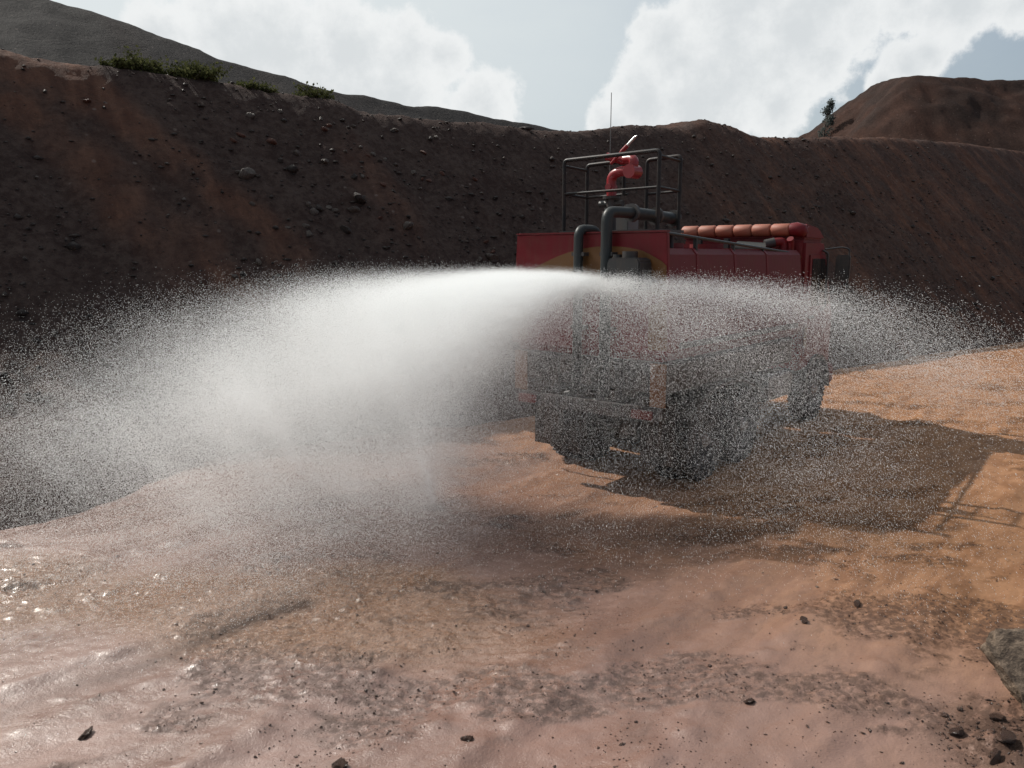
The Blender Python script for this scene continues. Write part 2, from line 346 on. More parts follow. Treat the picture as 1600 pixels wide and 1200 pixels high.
def bank_h(a, s):
    hc = crest_h(a); sc0 = hc / TS
    e = .22 * fbm(a, s, 2.2, 4, .55, 201)
    h = np.minimum(s * TS, hc + (s - sc0) * .03)
    soft = .12
    h = -soft * np.log(np.exp(-np.clip(s * TS, -5, 30) / soft) + np.exp(-(hc + (s - sc0) * .03) / soft))
    # rubble has slumped out over the road at the left end
    h = np.maximum(h, np.minimum(.55 * (s + 1.9 * sstep(-15.5, -19, a) + .25 * vnoise(a / .9, s / .9, 205)) * sstep(-14, -18, a) - 3 * sstep(-16, -14, a), 2.0))
    on = sstep(-.3, 1.2, s + 1.9 * sstep(-15.5, -19, a))
    gul = fbm(a + .12 * s, s * .12, 1.5, 4, .55, 211)            # gullies run down the slope
    rub = np.abs(fbm(a, s, .9, 5, .6, 221))
    low = sstep(sc0 + .6, sc0 - 2.5, s)                            # the crest is smoother than the face
    h = h + on * ((.04 + .06 * low) * gul + (.02 + .03 * low) * (rub - .35) + e * .09 + (.022 + .030 * low) * fbm(a, s, .26, 3, .7, 231))
    # dumped material spreads out in a toe
    return h - .35 * sstep(.5, -1, s + 1.9 * sstep(-15.5, -19, a))
ga = np.concatenate([np.arange(-30, -19, .3), np.arange(-19, 14, .085), np.arange(14, 45, .2), 45 + np.geomspace(.4, 300, 40)])
gs = np.concatenate([np.arange(-2.8, 10.4, .085), np.arange(11.2, 22, .5), np.array([26, 40, 80, 160])])
BA, BS = np.meshgrid(ga, gs, indexing='ij')
BZ = bank_h(BA, BS)
bme = grid_mesh('embankment', BA, BS, BZ)
def soil_at(A_, S_):                      # red earth that was tipped down the slope in tongues
    def band(a0, s0, a1, s1, wd, p=1.):
        t = np.clip((S_ - s1) / (s0 - s1), 0, 1); c = a1 + (a0 - a1) * t + .22 * vnoise(S_ / 1.5, A_ * 0 + a0, 251)
        return p * np.exp(-(np.abs((A_ - c) / (wd * (1.25 - .4 * t))) ** 3)) * sstep(s1 - 1.2, s1 + .6, S_) * sstep(s0 + 1.3, s0 - .2, S_)
    so_ = band(-17.3, 6.1, -14.3, 2.9, .5) + band(-18.4, 5.2, -15.8, 2.6, .55, .85) + band(-18.1, 6.4, -17.5, 5.2, .7, .95) + band(-11.9, 4.2, -11.3, 3.3, .6, .6) + band(-15.6, 2.6, -14.8, 1.6, .45, .5)
    so_ = so_ + .85 * sstep(-2.5, 3, A_ + 1.2 * vnoise(S_ / 2, A_ / 2, 255)) * (.35 + .65 * sstep(-.3, .45, fbm(A_ + .1 * S_, S_ * .13, 1.1, 4, .6, 261)))
    return np.clip(so_ * (.8 + .5 * fbm(A_, S_, .5, 3, .6, 271)), 0, 1)
soil = soil_at(BA, BS)
attr(bme, 'soil', soil)
def bank_mat(name, dark, grey, brown, tan):
    m, T = mat(name); tc = T.n('ShaderNodeTexCoord').outputs['Object']
    so_ = T.n('ShaderNodeAttribute', attribute_name='soil').outputs['Fac']
    fall = T.stretch(tc, 1, .22, .22)
    n1 = T.noise(tc, .9, 8, .65); n2 = T.noise(tc, 7, 8, .7); n3 = T.noise(fall, 3, 6, .65); n4 = T.noise(tc, 30, 4, .7)
    c = T.mix(T.smooth(T.math('ADD', T.math('MULTIPLY', n1, .3), T.math('MULTIPLY', n2, .7)), .4, .62), c4(dark), c4(grey))
    br = T.mix(T.smooth(n3, .35, .68), c4(brown), c4(tan))
    c = T.mix(T.math('MULTIPLY', so_, T.smooth(n2, .3, .6, .55, 1.0), clamp=True), c, br)
    vo = T.n('ShaderNodeTexVoronoi', feature='F1'); T.put(vo.inputs['Vector'], tc); vo.inputs['Scale'].default_value = 4.5
    c = T.mix(T.math('MULTIPLY', T.smooth(vo.outputs['Distance'], .22, .1), T.smooth(T.n('ShaderNodeSeparateColor', Color=vo.outputs['Color']).outputs[0], .86, .93, 0, .5)), c, (.2, .16, .14, 1))
    b = T.n('ShaderNodeBsdfPrincipled'); T.put(b.inputs['Base Color'], c); b.inputs['Roughness'].default_value = .8
    b.inputs['Specular IOR Level'].default_value = .04
    bp = T.n('ShaderNodeBump', Strength=.8, Distance=.10)
    T.put(bp.inputs['Height'], T.math('ADD', n2, T.math('MULTIPLY', n4, .35))); T.put(b.inputs['Normal'], bp)
    finish(T, b); return m
M['bank'] = bank_mat('spoil_earth', (.044, .0285, .0250), (.078, .055, .047), (.088, .044, .032), (.150, .078, .054))
bank = tag(link('embankment', bme, M['bank'], smooth=180), 'long dark bank of tipped mine spoil behind the truck', 'embankment', kind='structure')
bank.location = (BO[0], BO[1], 0); bank.rotation_euler = (0, 0, BANG)

# higher lift behind, on the left
KR = np.array([(-60, 14.4), (-18.5, 13.72), (-16.6, 12.99), (-14.5, 12.68), (-12.4, 12.05), (-10.3, 11.3), (-8.1, 10.66), (-5.9, 9.95), (-3, 9.74), (.1, 9.58), (3.5, 9.34), (6, 9.12), (9, 8.7), (13, 8.0), (20, 6), (30, 4)])
ka = np.concatenate([np.arange(-60, -22, 1.2), np.arange(-22, 22, .2), np.arange(22, 40, 1.)]); ks = np.concatenate([np.arange(12, 30, .2), np.arange(30, 60, 3)])
KA, KS = np.meshgrid(ka, ks, indexing='ij')
kh = np.interp(KA, KR[:, 0], KR[:, 1]); kz = 6.2 + (KS - 15) * math.tan(R(33))
kz = -.1 * np.log(np.exp(-np.clip(kz, -5, 30) / .1) + np.exp(-(kh + .12 + (KS - 22) * .02) / .1)) + .06 * fbm(KA, KS, 1.5, 4, .55, 301) + .12 * fbm(KA + .1 * KS, KS * .15, 2, 3, .5, 305)
kme = grid_mesh('upper_hillside', KA, KS, kz); attr(kme, 'soil', np.clip(.3 * fbm(KA, KS * .2, 2, 3, .5, 309), 0, 1))
M['upper'] = bank_mat('upper_spoil', (.027, .025, .025), (.042, .038, .037), (.038, .028, .025), (.055, .04, .036))
hill = tag(link('hillside', kme, M['upper'], smooth=180), 'smooth grey upper lift of the spoil heap behind the left bank', 'hillside', kind='structure')
hill.location = bank.location; hill.rotation_euler = bank.rotation_euler

# flat-topped mound beyond the bank, on the right
MC = (46.8, 70.0)
ma = np.arange(-34, 40, .33); mb = np.arange(-30, 22, .33); MX, MY = np.meshgrid(ma, mb, indexing='ij')
rad = np.hypot(np.maximum(np.abs(MX) - np.where(MX < 0, 14.5, 26), 0), np.maximum(np.abs(MY) - 3, 0)) + .5 * fbm(MX, MY, 6, 4, .5, 401)
top = 17.9 + .12 * MY + .15 * fbm(MX, MY, 3, 3, .5, 411)
side = 17.9 + .12 * np.clip(MY, -4, 4) - rad * math.tan(R(39)) + .12 * fbm((MX - MY * .2) * 1., MY * .15 + MX * .1, 1.3, 4, .55, 421) + .14 * fbm(MX, MY, 1., 4, .6, 431)
mz = -.35 * np.log(np.exp(-np.clip(top, -5, 40) / .35) + np.exp(-np.clip(side, -5, 40) / .35))
mme = grid_mesh('spoil_mound', MX, MY, mz); attr(mme, 'soil', np.clip(.3 + .35 * fbm(MX, MY, 2, 4, .6, 441), 0, 1))
mound = tag(link('mound', mme, M['bank'], smooth=180), 'flat topped reddish spoil mound rising beyond the bank on the right', 'mound', kind='structure')
mme.materials.clear(); mme.materials.append(bank_mat('mound_earth', (.024, .0155, .0135), (.040, .027, .023), (.046, .022, .016), (.070, .035, .025)))
mound.location = (MC[0], MC[1], 0)

# ------------------------------------------------------------------ stones
def stone_mesh(name, seed, sub=2, flat=.7, rough=.35, cuts=7):
    bm = bmesh.new(); bmesh.ops.create_icosphere(bm, subdivisions=sub, radius=1)
    r_ = random.Random(seed); planes = [(Vector((r_.gauss(0, 1), r_.gauss(0, 1), r_.gauss(0, 1))).normalized(), r_.uniform(.5, .85)) for _ in range(cuts)]
    for v in bm.verts:
        for n_, d_ in planes:
            k = v.co.dot(n_) - d_
            if k > 0: v.co -= n_ * k
        v.co *= 1 + rough * .25 * r_.uniform(-1, 1); v.co.z *= flat
    me = bpy.data.meshes.new(name); bm.to_mesh(me); bm.free(); return me
stone_shapes = [stone_mesh('stone', 50 + i, 2, .55 + .06 * i, .3) for i in range(5)]
def scatter(name, P, S, mat_, seed, label, cat):   # many small pieces that nobody could count, joined
    n = len(P); r_ = np.random.default_rng(seed)
    base = np.array([(0, 0, 1), (1, 0, 0), (0, 1, 0), (-1, 0, 0), (0, -1, 0), (.6, .6, .55), (-.6, .5, .5), (0, 0, -.8)], float)
    fcs = np.array([(0, 1, 5), (5, 1, 2), (0, 5, 2), (0, 2, 6), (6, 2, 3), (0, 6, 3), (0, 3, 4), (0, 4, 1), (7, 2, 1), (7, 3, 2), (7, 4, 3), (7, 1, 4)])
    q = r_.uniform(0, 2 * math.pi, n); cs, sn = np.cos(q), np.sin(q)
    sc3 = np.stack([r_.uniform(.7, 1.5, n), r_.uniform(.6, 1.1, n), r_.uniform(.35, .8, n)], -1) * S[:, None]
    V = base[None] * (1 + r_.uniform(-.3, .3, (n, 8, 3))) * sc3[:, None]
    V = np.stack([V[..., 0] * cs[:, None] - V[..., 1] * sn[:, None], V[..., 0] * sn[:, None] + V[..., 1] * cs[:, None], V[..., 2]], -1) + P[:, None]
    F = (fcs[None] + (np.arange(n) * 8)[:, None, None]).reshape(-1, 3)
    return tag(link(name, fast_mesh(name, V.reshape(-1, 3), F), mat_), label, cat, kind='stuff')
def bank_pts(n, a0, a1, s0, s1, r_):
    a = r_.uniform(a0, a1, n); s = r_.uniform(s0, s1, n); x, y = wpt(a, s); return a, s, x, y, bank_h(a, s)
r1 = np.random.default_rng(21)
a, s, x, y, z = bank_pts(16000, -19, 20, .1, 10, r1)
keep = (s < crest_h(a) / TS + .3) & (r1.random(16000) < (.25 + .75 * np.exp(-s / 4)) * (1 - .75 * soil_at(a, s)))
S = np.exp(r1.normal(-3.55, .55, 16000)).clip(.012, .16)
scatter('scree', np.stack([x, y, z + S * .1], -1)[keep], S[keep], M['stone_dark'], 22, 'dark broken rubble covering the face of the spoil bank', 'scree')
a, s, x, y, z = bank_pts(1500, -19, 24, .2, 9.5, r1)
keep = (s < crest_h(a) / TS); S = np.exp(r1.normal(-3.7, .45, 1500)).clip(.012, .08)
scatter('loose_rubble', np.stack([x, y, z + S * .3], -1)[keep], S[keep], M['stone_pale'], 23, 'pale stone chips strewn over the spoil bank', 'rubble')
# the larger stones on the bank, each a thing of its own
stones = []
for i in range(90):
    for _ in range(50):
        a_ = random.uniform(-18.5, 16); s_ = abs(random.gauss(2.6, 2.2)) + .3
        if i < 60: a_ = random.gauss(-11.8, 1.6); s_ = random.gauss(4.2, 1.5)
        if .3 < s_ < crest_h(a_) / TS - .4: break
    stones.append((a_, s_, random.uniform(.05, .10) if random.random() < .85 else random.uniform(.10, .18)))
for i, (a_, s_, r_) in enumerate(stones):
    x_, y_ = wpt(a_, s_); z_ = float(bank_h(np.array(a_), np.array(s_)))
    mk = random.choice(['stone_pale', 'stone_pale', 'stone_dark', 'stone_red'])
    me = bpy.data.meshes.get('stone_%s_%d' % (mk, i % 5))
    if me is None:
        me = stone_shapes[i % 5].copy(); me.name = 'stone_%s_%d' % (mk, i % 5); me.materials.append(M[mk])
    o = link('stone', me); o.location = (x_, y_, z_ + r_ * .2); o.scale = (r_ * random.uniform(.9, 1.5), r_ * random.uniform(.7, 1.1), r_)
    o.rotation_euler = (random.uniform(-.5, .5), random.uniform(-.5, .5), random.uniform(0, 6.3))
    colr = {'stone_pale': 'pale grey', 'stone_dark': 'dark', 'stone_red': 'reddish'}[mk]; big_ = 'large' if r_ > .1 else 'small'
    hc_ = float(crest_h(np.array(a_))) / TS
    where = ('on the red earth at far left' if a_ < -14.5 else 'on the stony face left of the truck' if a_ < -9 else 'on the dark face beside the truck' if a_ < -3.5
             else 'on the bank behind the railing' if a_ < 3 else 'on the brown slope right of the cab')
    where += ', near the crest' if s_ > hc_ * .66 else ', half way up' if s_ > hc_ * .33 else ', near its foot'
    tag(o, '%s %s angular stone %s' % (big_, colr, where), 'stone', '%s %s stones %s' % (big_, colr, where))

# clods and grit on the mud
r2 = np.random.default_rng(31); n = 70000
x = r2.uniform(-5, 8, n); y = 3.6 + 11 * r2.random(n) ** 1.6
wv = across(x, y); lv = along(x, y); dens = np.full(n, .05)
for c, wd, dp in RUTS: dens += .55 * np.exp(-((wv + .35 * vnoise(lv / 5.0, wv * 0 + 3.1, 5) - c) / .75) ** 2) * sstep(-.1, .6, vnoise(lv / 1.3, wv / .8, 35))
dens += .8 * sstep(.35, .85, fbm(x, y * 1.8, 1.3, 4, .6, 61) + .5 * np.exp(-((wv - 3.2) / 1.6) ** 2) * sstep(2, -1, lv)) + 1.5 * sstep(1, .2, np.hypot((x - 3.35) / 1.0, (y - 4.45) / .85))
keep = r2.random(n) < dens; x, y = x[keep], y[keep]
S = np.exp(r2.normal(-5.5, .5, len(x))).clip(.0025, .028) * (1 + 1.2 * sstep(1, .2, np.hypot((x - 3.35) / 1.0, (y - 4.45) / .85)))
scatter('mud_clods_and_grit', np.stack([x, y, ground_h(x, y) + S * .15], -1), S, M['clod'], 32, 'wet clods and grit scattered over the mud road', 'grit')

def gz(x, y): return float(ground_h(np.array([float(x)]), np.array([float(y)]))[0])
for (x_, y_, r_, lab) in [(-1.02, 4.27, .06, 'dark wet mud clod lying on the smooth mud at the bottom edge'), (-.28, 4.52, .035, 'small dark clod on the smooth pink mud in front'),
                          (2.42, 6.12, .05, 'dark clod on the pelted mud right of the centre'), (3.0, 6.45, .045, 'small reddish clod on the mud above the boulder'),
                          (1.62, 4.95, .04, 'small clod on the gravelly mud patch in front of the truck'), (-2.72, 4.6, .05, 'dark clod among the glinting mud at lower left')]:
    me = stone_mesh('mud_clod', 900 + int(x_ * 100), 3, .6, .9, 9); me.materials.append(M['clod'])
    o = link('mud_clod', me); o.location = (x_, y_, gz(x_, y_) + r_ * .12); o.scale = (r_ * 1.25, r_ * .8, r_ * .75); o.rotation_euler = (.2, .1, r_ * 90)
    tag(o, lab, 'clod', 'loose clods on the mud road')

# boulder and stones at the near right
def boulder(name, loc, scl, rot, seed, label, sub=5, group=None, mt='boulder', under=False):
    bm = bmesh.new(); bmesh.ops.create_icosphere(bm, subdivisions=sub, radius=1); r_ = random.Random(seed)
    planes = [(Vector((r_.gauss(0, 1), r_.gauss(0, 1), r_.gauss(0, 1))).normalized(), r_.uniform(.45, .8)) for _ in range(12)]
    for v in bm.verts:
        for n_, d_ in planes:
            k = v.co.dot(n_) - d_
            if k > 0: v.co -= n_ * k * .96
    co = np.array([v.co[:] for v in bm.verts])
    nn = fbm(co[:, 0] + 3 * co[:, 2], co[:, 1] - 2 * co[:, 2], .45, 5, .6, seed) * .07
    for v, k in zip(bm.verts, nn):
        v.co *= 1 + k
        if under and v.co.z < .15: v.co.x *= 1 - .38 * (.15 - v.co.z); v.co.y *= 1 - .38 * (.15 - v.co.z)
    me = bpy.data.meshes.new(name); bm.to_mesh(me); bm.free()
    o = link(name, me, M[mt], smooth=45); o.location = loc; o.scale = scl; o.rotation_euler = rot
    return tag(o, label, 'rock', group)
boulder('boulder', (3.64, 5.02, gz(3.70, 5.0) + .19), (.52, .40, .24), (.5, -.22, .35), 5, 'large pale angular boulder on the gravel at the right edge', under=True)
boulder('stone', (3.42, 4.78, gz(3.42, 4.78) + .05), (.09, .07, .07), (.1, .2, 1), 6, 'rounded pale stone under the near side of the boulder', 3)
boulder('stone', (3.62, 4.70, gz(3.62, 4.7) + .05), (.13, .08, .07), (.1, .2, .2), 7, 'smooth oblong buff stone in front of the boulder', 3)
for i, (dx, dy, r_) in enumerate([(3.18, 4.72, .05), (3.05, 4.45, .06), (3.25, 4.35, .05), (3.1, 4.2, .07), (2.9, 4.3, .05), (3.3, 4.55, .06), (3.5, 4.45, .08), (2.85, 4.62, .045), (3.35, 4.15, .06)]):
    boulder('stone', (dx, dy, gz(dx, dy) + r_ * .4), (r_ * 1.3, r_, r_ * .8), (.2, .1, i), 60 + i, 'wet dark stone in the gravel below the boulder', 2, 'wet stones in the gravel below the boulder', 'clod')

# ------------------------------------------------------------------ plants on the bench
def leaf_mat(name, ca, cb):
    m, T = mat(name); g = T.n('ShaderNodeNewGeometry').outputs['Random Per Island']
    c = T.mix(g, c4(ca), c4(cb))
    d_ = T.n('ShaderNodeBsdfDiffuse', Color=c); t_ = T.n('ShaderNodeBsdfTranslucent', Color=c)
    mx = T.n('ShaderNodeMixShader'); mx.inputs[0].default_value = .35; T.put(mx.inputs[1], d_); T.put(mx.inputs[2], t_)
    finish(T, mx); return m
M['leaf'] = leaf_mat('shrub_leaf', (.045, .05, .02), (.095, .10, .042)); M['leaf_hazed'] = leaf_mat('hazed_tree_leaf', (.07, .085, .08), (.15, .165, .155))  # tree leaves are paler and greyer: distance haze put into their colour
M['bark'] = paint('bark', (.06, .045, .035), .8, .2)
def leaves(P, size, r_, droop=.3):
    n = len(P); d1 = r_.normal(size=(n, 3)); d1[:, 2] -= droop; d1 /= np.linalg.norm(d1, axis=1)[:, None]
    d2 = np.cross(d1, r_.normal(size=(n, 3))); d2 /= np.linalg.norm(d2, axis=1)[:, None]
    L = size * r_.uniform(.6, 1.4, (n, 1)); W = L * .32
    V = np.stack([P, P + d1 * L * .5 + d2 * W, P + d1 * L, P + d1 * L * .5 - d2 * W], 1).reshape(-1, 3)
    return V, np.arange(n * 4).reshape(n, 4)
def shrub(a_, s_, wd, ht, seed, label):
    x_, y_ = wpt(a_, s_); z_ = float(bank_h(np.array(a_), np.array(s_))) - .05
    r_ = np.random.default_rng(seed); root = tag(empty('shrub', (x_, y_, z_)), label, 'shrub', 'shrubs along the bench of the spoil bank')
    st = MB(); pts = []
    for k in range(16):
        q = r_.uniform(0, 6.28); rr = wd * r_.random() ** .5; b0 = Vector((rr * .7 * math.cos(q), rr * .7 * math.sin(q), 0)); hh = ht * r_.uniform(.5, 1)
        tip = b0 + Vector((r_.normal() * .18, r_.normal() * .18, hh)); st.tube([b0, (b0 + tip) / 2 + Vector((.04, 0, 0)), tip], [.018, .012, .005], 5)
        m_ = int(170 * wd / .9); t = r_.uniform(.05, 1, m_)
        p = np.array(b0)[None] * (1 - t)[:, None] + np.array(tip)[None] * t[:, None] + r_.normal(size=(m_, 3)) * (.16, .16, .10) * wd
        p[:, 2] = np.abs(p[:, 2]); pts.append(p)
    st.build('stem', M['bark'], root); V, F = leaves(np.concatenate(pts), .075, r_)
    link('foliage', fast_mesh('foliage', V, F), M['leaf'], root)
cs0 = lambda a_: crest_h(a_) / TS
for k, (a_, ds, wd, ht, lab) in enumerate([(-16.25, .35, .5, .5, 'low yellow green shrub, leftmost on the bench above the bank'), (-15.75, .45, .85, .95, 'tallest bright green shrub on the bench above the bank'),
                                           (-15.15, .35, .35, .35, 'small sparse green shrub beside the tallest one on the bench'), (-14.65, .45, .95, .72, 'broad spreading green shrub in the middle of the bench'),
                                           (-13.6, .35, .6, .42, 'dull olive shrub alone on the lower bench'), (-13.2, .35, .35, .3, 'tiny low shrub on the falling crest of the bank'), (-12, .45, .7, .62, 'dark olive shrub, the last before the bench meets the hill')]):
    shrub(a_, cs0(a_) + ds, wd * .62, ht * .45, 500 + k, lab)
def tree(x_, y_, z_, ht, seed):
    r_ = np.random.default_rng(seed); root = tag(empty('tree', (x_, y_, z_)), 'thin ragged young tree on the left shoulder of the mound', 'tree')
    tk = MB(); p0 = Vector((0, 0, -.2)); top_ = Vector((.45, 0, ht)); pts = []
    tk.tube([p0, Vector((.1, .05, ht * .35)), Vector((.3, 0, ht * .7)), top_], [.07, .05, .03, .01], 7)
    for k in range(34):
        t = r_.uniform(.06, .98); b0 = Vector((.45 * t, .02, ht * t)); q = r_.uniform(0, 6.28); L = ht * .30 * (1.12 - t) * (.5 + min(t, .4) * 1.3) * r_.uniform(.5, 1.2)
        e_ = b0 + Vector((math.cos(q) * L * .8, math.sin(q) * L, L * r_.uniform(.1, .7))); tk.tube([b0, e_], [.03, .008], 5)
        m_ = int(30 + 60 * r_.random()); c_ = np.array(b0)[None] + (np.array(e_) - np.array(b0))[None] * (r_.uniform(.45, 1.1, m_) ** .7)[:, None]
        pts.append(c_ + r_.normal(size=(m_, 3)) * .10)
    tk.build('trunk', M['bark'], root); V, F = leaves(np.concatenate(pts), .14, r_, .6)
    link('crown', fast_mesh('crown', V, F), M['leaf_hazed'], root)
def mound_z(x_, y_):
    i = int(round((x_ - MC[0] + 34) / .33)); j = int(round((y_ - MC[1] + 30) / .33)); return float(mz[min(max(i, 0), mz.shape[0] - 1), min(max(j, 0), mz.shape[1] - 1)])
tree(26.5, 69.5, mound_z(26.5, 69.5), 3.1, 77)

# ------------------------------------------------------------------ the water truck (local x right, y forward, z up)
truck = tag(empty('water_truck', (TRUCK[0], TRUCK[1], 0), -HD), 'red water truck seen from behind, spraying the mud road from its tank', 'truck')
def part(name, mb, mk, parent=truck, smooth=35, bevel=0., label=None):
    o = mb.build(name, M[mk], parent, smooth, bevel)
    if label: o['label'] = label
    return o
c = MB()
for sx in (-1, 1): c.box(sx * .43 - .04, sx * .43 + .04, .1, 6.5, .78, 1.02)
for y in (.12, 1.0, 2.0, 3.2, 4.4, 5.4, 6.3): c.box(-.39, .39, y, y + .1, .82, .98)
for y, z in ((1.35, .36), (2.65, .40), (5.85, .48)): c.tube([(-.9, y, z), (.9, y, z)], .07, 10); c.tube([(-.16, y, z), (.16, y, z)], .19, 12)
c.tube([(0, 1.35, .42), (0, 5.0, .8)], .05, 8)
part('chassis', c, 'dark')
q_ = MB()
for sx in (-1, 1): q_.box(sx * .55 - .06, sx * .55 + .06, .02, 4.6, 1.03, 1.62)
for y in (.05, 1.2, 2.3, 3.4, 4.45): q_.box(-1.2, 1.2, y, y + .12, 1.2, 1.61, .02)
part('tank_cradle', q_, 'dark')
for sx in (-1, 1):
    q_ = MB(); q_.box(sx * 1.0 - .27, sx * 1.0 + .27, 2.9, 4.5, 1.12, 1.58, .03) if False else q_.box(min(sx * .66, sx * 1.25), max(sx * .66, sx * 1.25), .08, 4.5, 1.18, 1.6, .03); part('side_skirt', q_, 'black', bevel=.01)
    q_ = MB(); q_.prism([(sx * 1.05, 1.02), (sx * 1.28, 1.02), (sx * 1.28, 1.6), (sx * 1.05, 1.6)] if sx > 0 else [(-1.28, 1.02), (-1.05, 1.02), (-1.05, 1.6), (-1.28, 1.6)], .0, .02); part('corner_board', q_, 'orange')
# tank: sides lean in towards the top
tk = [(-1.30, 1.75), (-1.2, 1.62), (1.2, 1.62), (1.30, 1.75), (1.30, 1.9), (1.19, 3.02), (1.12, 3.10), (-1.12, 3.10), (-1.19, 3.02), (-1.30, 1.9)]
part('tank', MB().prism(tk, .06, 4.80), 'red_dark', smooth=30)
for y in (.9, 2.1, 3.3): # steel straps round the tank
    s_ = MB(); k = 1.006; s_.prism([(x * k, 2.09 + (z - 2.09) * 1.01) for x, z in tk], y, y + .07); part('tank_strap', s_, 'red', smooth=30)
# rear board, standing higher than the tank
rp = [(-1.32, 1.72), (1.32, 1.72), (1.32, 1.95), (1.245, 3.30), (-1.225, 3.30), (-1.32, 1.95)]
rb = part('rear_panel', MB().prism(rp, -.02, .05), 'red', bevel=.008)
lip = MB(); lip.box(-1.225, 1.245, -.035, .06, 3.303, 3.325); part('panel_lip', lip, 'red_dark', rb)
arc = MB(); n_ = 26; up_ = []; lo_ = []
for i in range(n_ + 1):
    x = -1.29 + 2.58 * i / n_; zt = 3.13 - .20 * (x - .35) ** 2 - (.06 if x > .9 else 0) * (x - .9) / .3
    lim = 1.32 - .075 * max(0, zt - 1.95) / 1.35 - .012
    x = max(-lim, min(lim, x)); up_.append((x, zt)); lo_.append((x, 2.62 - .20 * (x - .35) ** 2))
arc.add([(x, -.026, z) for x, z in up_] + [(x, -.026, z) for x, z in lo_], [(i, i + 1, n_ + 2 + i, n_ + 1 + i) for i in range(n_)])
o = part('yellow_arch', arc, 'yellow', rb, smooth=None)
sm = o.modifiers.new('thickness', 'SOLIDIFY'); sm.thickness = .006; sm.offset = 0
low = MB(); low.prism([(1.02, 1.78), (1.30, 1.78), (1.30, 1.95), (1.27, 2.45), (1.02, 2.35)], -.031, -.023); part('yellow_corner', low, 'orange', rb)
low = MB(); low.prism([(-1.30, 1.78), (-1.02, 1.78), (-1.02, 2.2), (-1.27, 2.3), (-1.30, 1.95)], -.031, -.023); part('yellow_corner', low, 'orange', rb)
# pump box and spray bar on the rear face
pb = part('pump', MB().box(.55, 1.05, -.34, -.03, 2.55, 2.98, .05), 'black', bevel=.02)
q_ = MB(); q_.tube([(.82, -.2, 2.97), (.82, -.2, 3.06)], .10, 12); q_.tube([(.63, -.2, 2.97), (.63, -.2, 3.02)], .06, 10); part('valve', q_, 'black', pb)
bar = part('spray_bar', MB().tube(bend([(-.95, -.16, 2.66), (.80, -.16, 2.66)]), .05, 10), 'steel')
for x in (-.85, -.42, -.04, .3, .7):
    q_ = MB(); q_.tube([(x, -.2, 2.66), (x, -.30, 2.68)], .035, 10); q_.prism([(x - .02, 2.665), (x + .02, 2.665), (x + .02, 2.695), (x - .02, 2.695)], -.30, -.38, [(x - .11, 2.672), (x + .11, 2.672), (x + .11, 2.688), (x - .11, 2.688)])
    part('spray_nozzle', q_, 'steel', bar)
# pipes climbing the rear face
part('pipe', MB().tube(bend([(-.04, -.14, 1.1), (-.04, -.14, 3.36), (-.04, .30, 3.36), (-.04, .30, 3.05)], .12), .065, 12), 'steel', smooth=60, label='short grey pipe hooking over the rear board')
tall = part('pipe', MB().tube(bend([(.42, -.15, 1.1), (.42, -.15, 3.58), (.48, .35, 3.58)], .14), .075, 12), 'steel', smooth=60, label='tall grey pipe feeding the water cannon')
q_ = MB(); q_.tube([(.48, .35, 3.58), (.52, 1.5, 3.54)], .085, 12); part('cross_pipe', q_, 'steel', tall)
for t in (.02, .55, .97):
    p = Vector((.48, .35, 3.58)).lerp(Vector((.52, 1.5, 3.54)), t); d_ = Vector((.04, 1.15, -.04)).normalized()
    q_ = MB(); q_.tube([p - d_ * .02, p + d_ * .02], .125, 16); part('flange', q_, 'dark', tall)
for z in (2.0, 3.0):
    for x in (.32, -.14): q_ = MB(); q_.box(x, x + .2, -.16, -.02, z, z + .05); part('pipe_clamp', q_, 'dark', tall)
# platform with its railing
PX0, PX1, PY0, PY1, PZ = -.95, .66, .76, 1.36, 3.42
pl = part('platform', MB().box(PX0 - .05, PX1 + .05, PY0 - .05, PY1 + .08, 3.33, 3.37), 'dark')
for sx, sy in ((PX0 + .1, PY0), (PX1 - .1, PY0), (PX0 + .1, PY1), (PX1 - .1, PY1)):
    q_ = MB(); q_.tube([(sx, sy, 3.05), (sx, sy, 3.33)], .03, 8); part('support_leg', q_, 'dark', pl)
Z4, Z3 = 4.41, 3.92
q_ = MB(); q_.tube(bend([(PX0, PY0, 3.3), (PX0, PY0, Z4), (PX1, PY0, Z4 + .02), (PX1, PY0, 3.3)], .06), .030, 8); part('rail_hoop', q_, 'rail', pl, 60)
q_ = MB(); q_.tube(bend([(PX0, PY1, 3.3), (PX0, PY1, Z4 - .02), (-.28, PY1, Z4), (-.28, PY1, 3.9)], .06), .030, 8); part('rail_hoop', q_, 'rail', pl, 60)
q_ = MB(); q_.tube(bend([(.12, PY1, 3.3), (.12, PY1, Z4 - .02), (PX1, PY1, Z4), (PX1, PY1, 3.3)], .06), .030, 8); part('rail_hoop', q_, 'rail', pl, 60)
for a_, b_ in (((PX0, PY0, Z3), (PX1, PY0, Z3 + .02)), ((PX0, PY0, Z3), (PX0, PY1, Z3 - .02)), ((PX1, PY0, Z3 + .02), (PX1, PY1, Z3)), ((PX0, PY1, Z3 - .02), (-.2, PY1, Z3)), ((.12, PY1, Z3 - .02), (PX1, PY1, Z3)),
               ((PX0, PY0, Z4 - .08), (PX0, PY1, Z4 - .1)), ((PX1, PY0, Z4 - .05), (PX1, PY1, Z4 - .07))):
    q_ = MB(); q_.tube([a_, b_], .02, 8); part('rail', q_, 'rail', pl, 60)
part('control_box', MB().box(-.72, -.28, 1.5, 1.82, 3.36, 3.78, .03), 'box', bevel=.01)
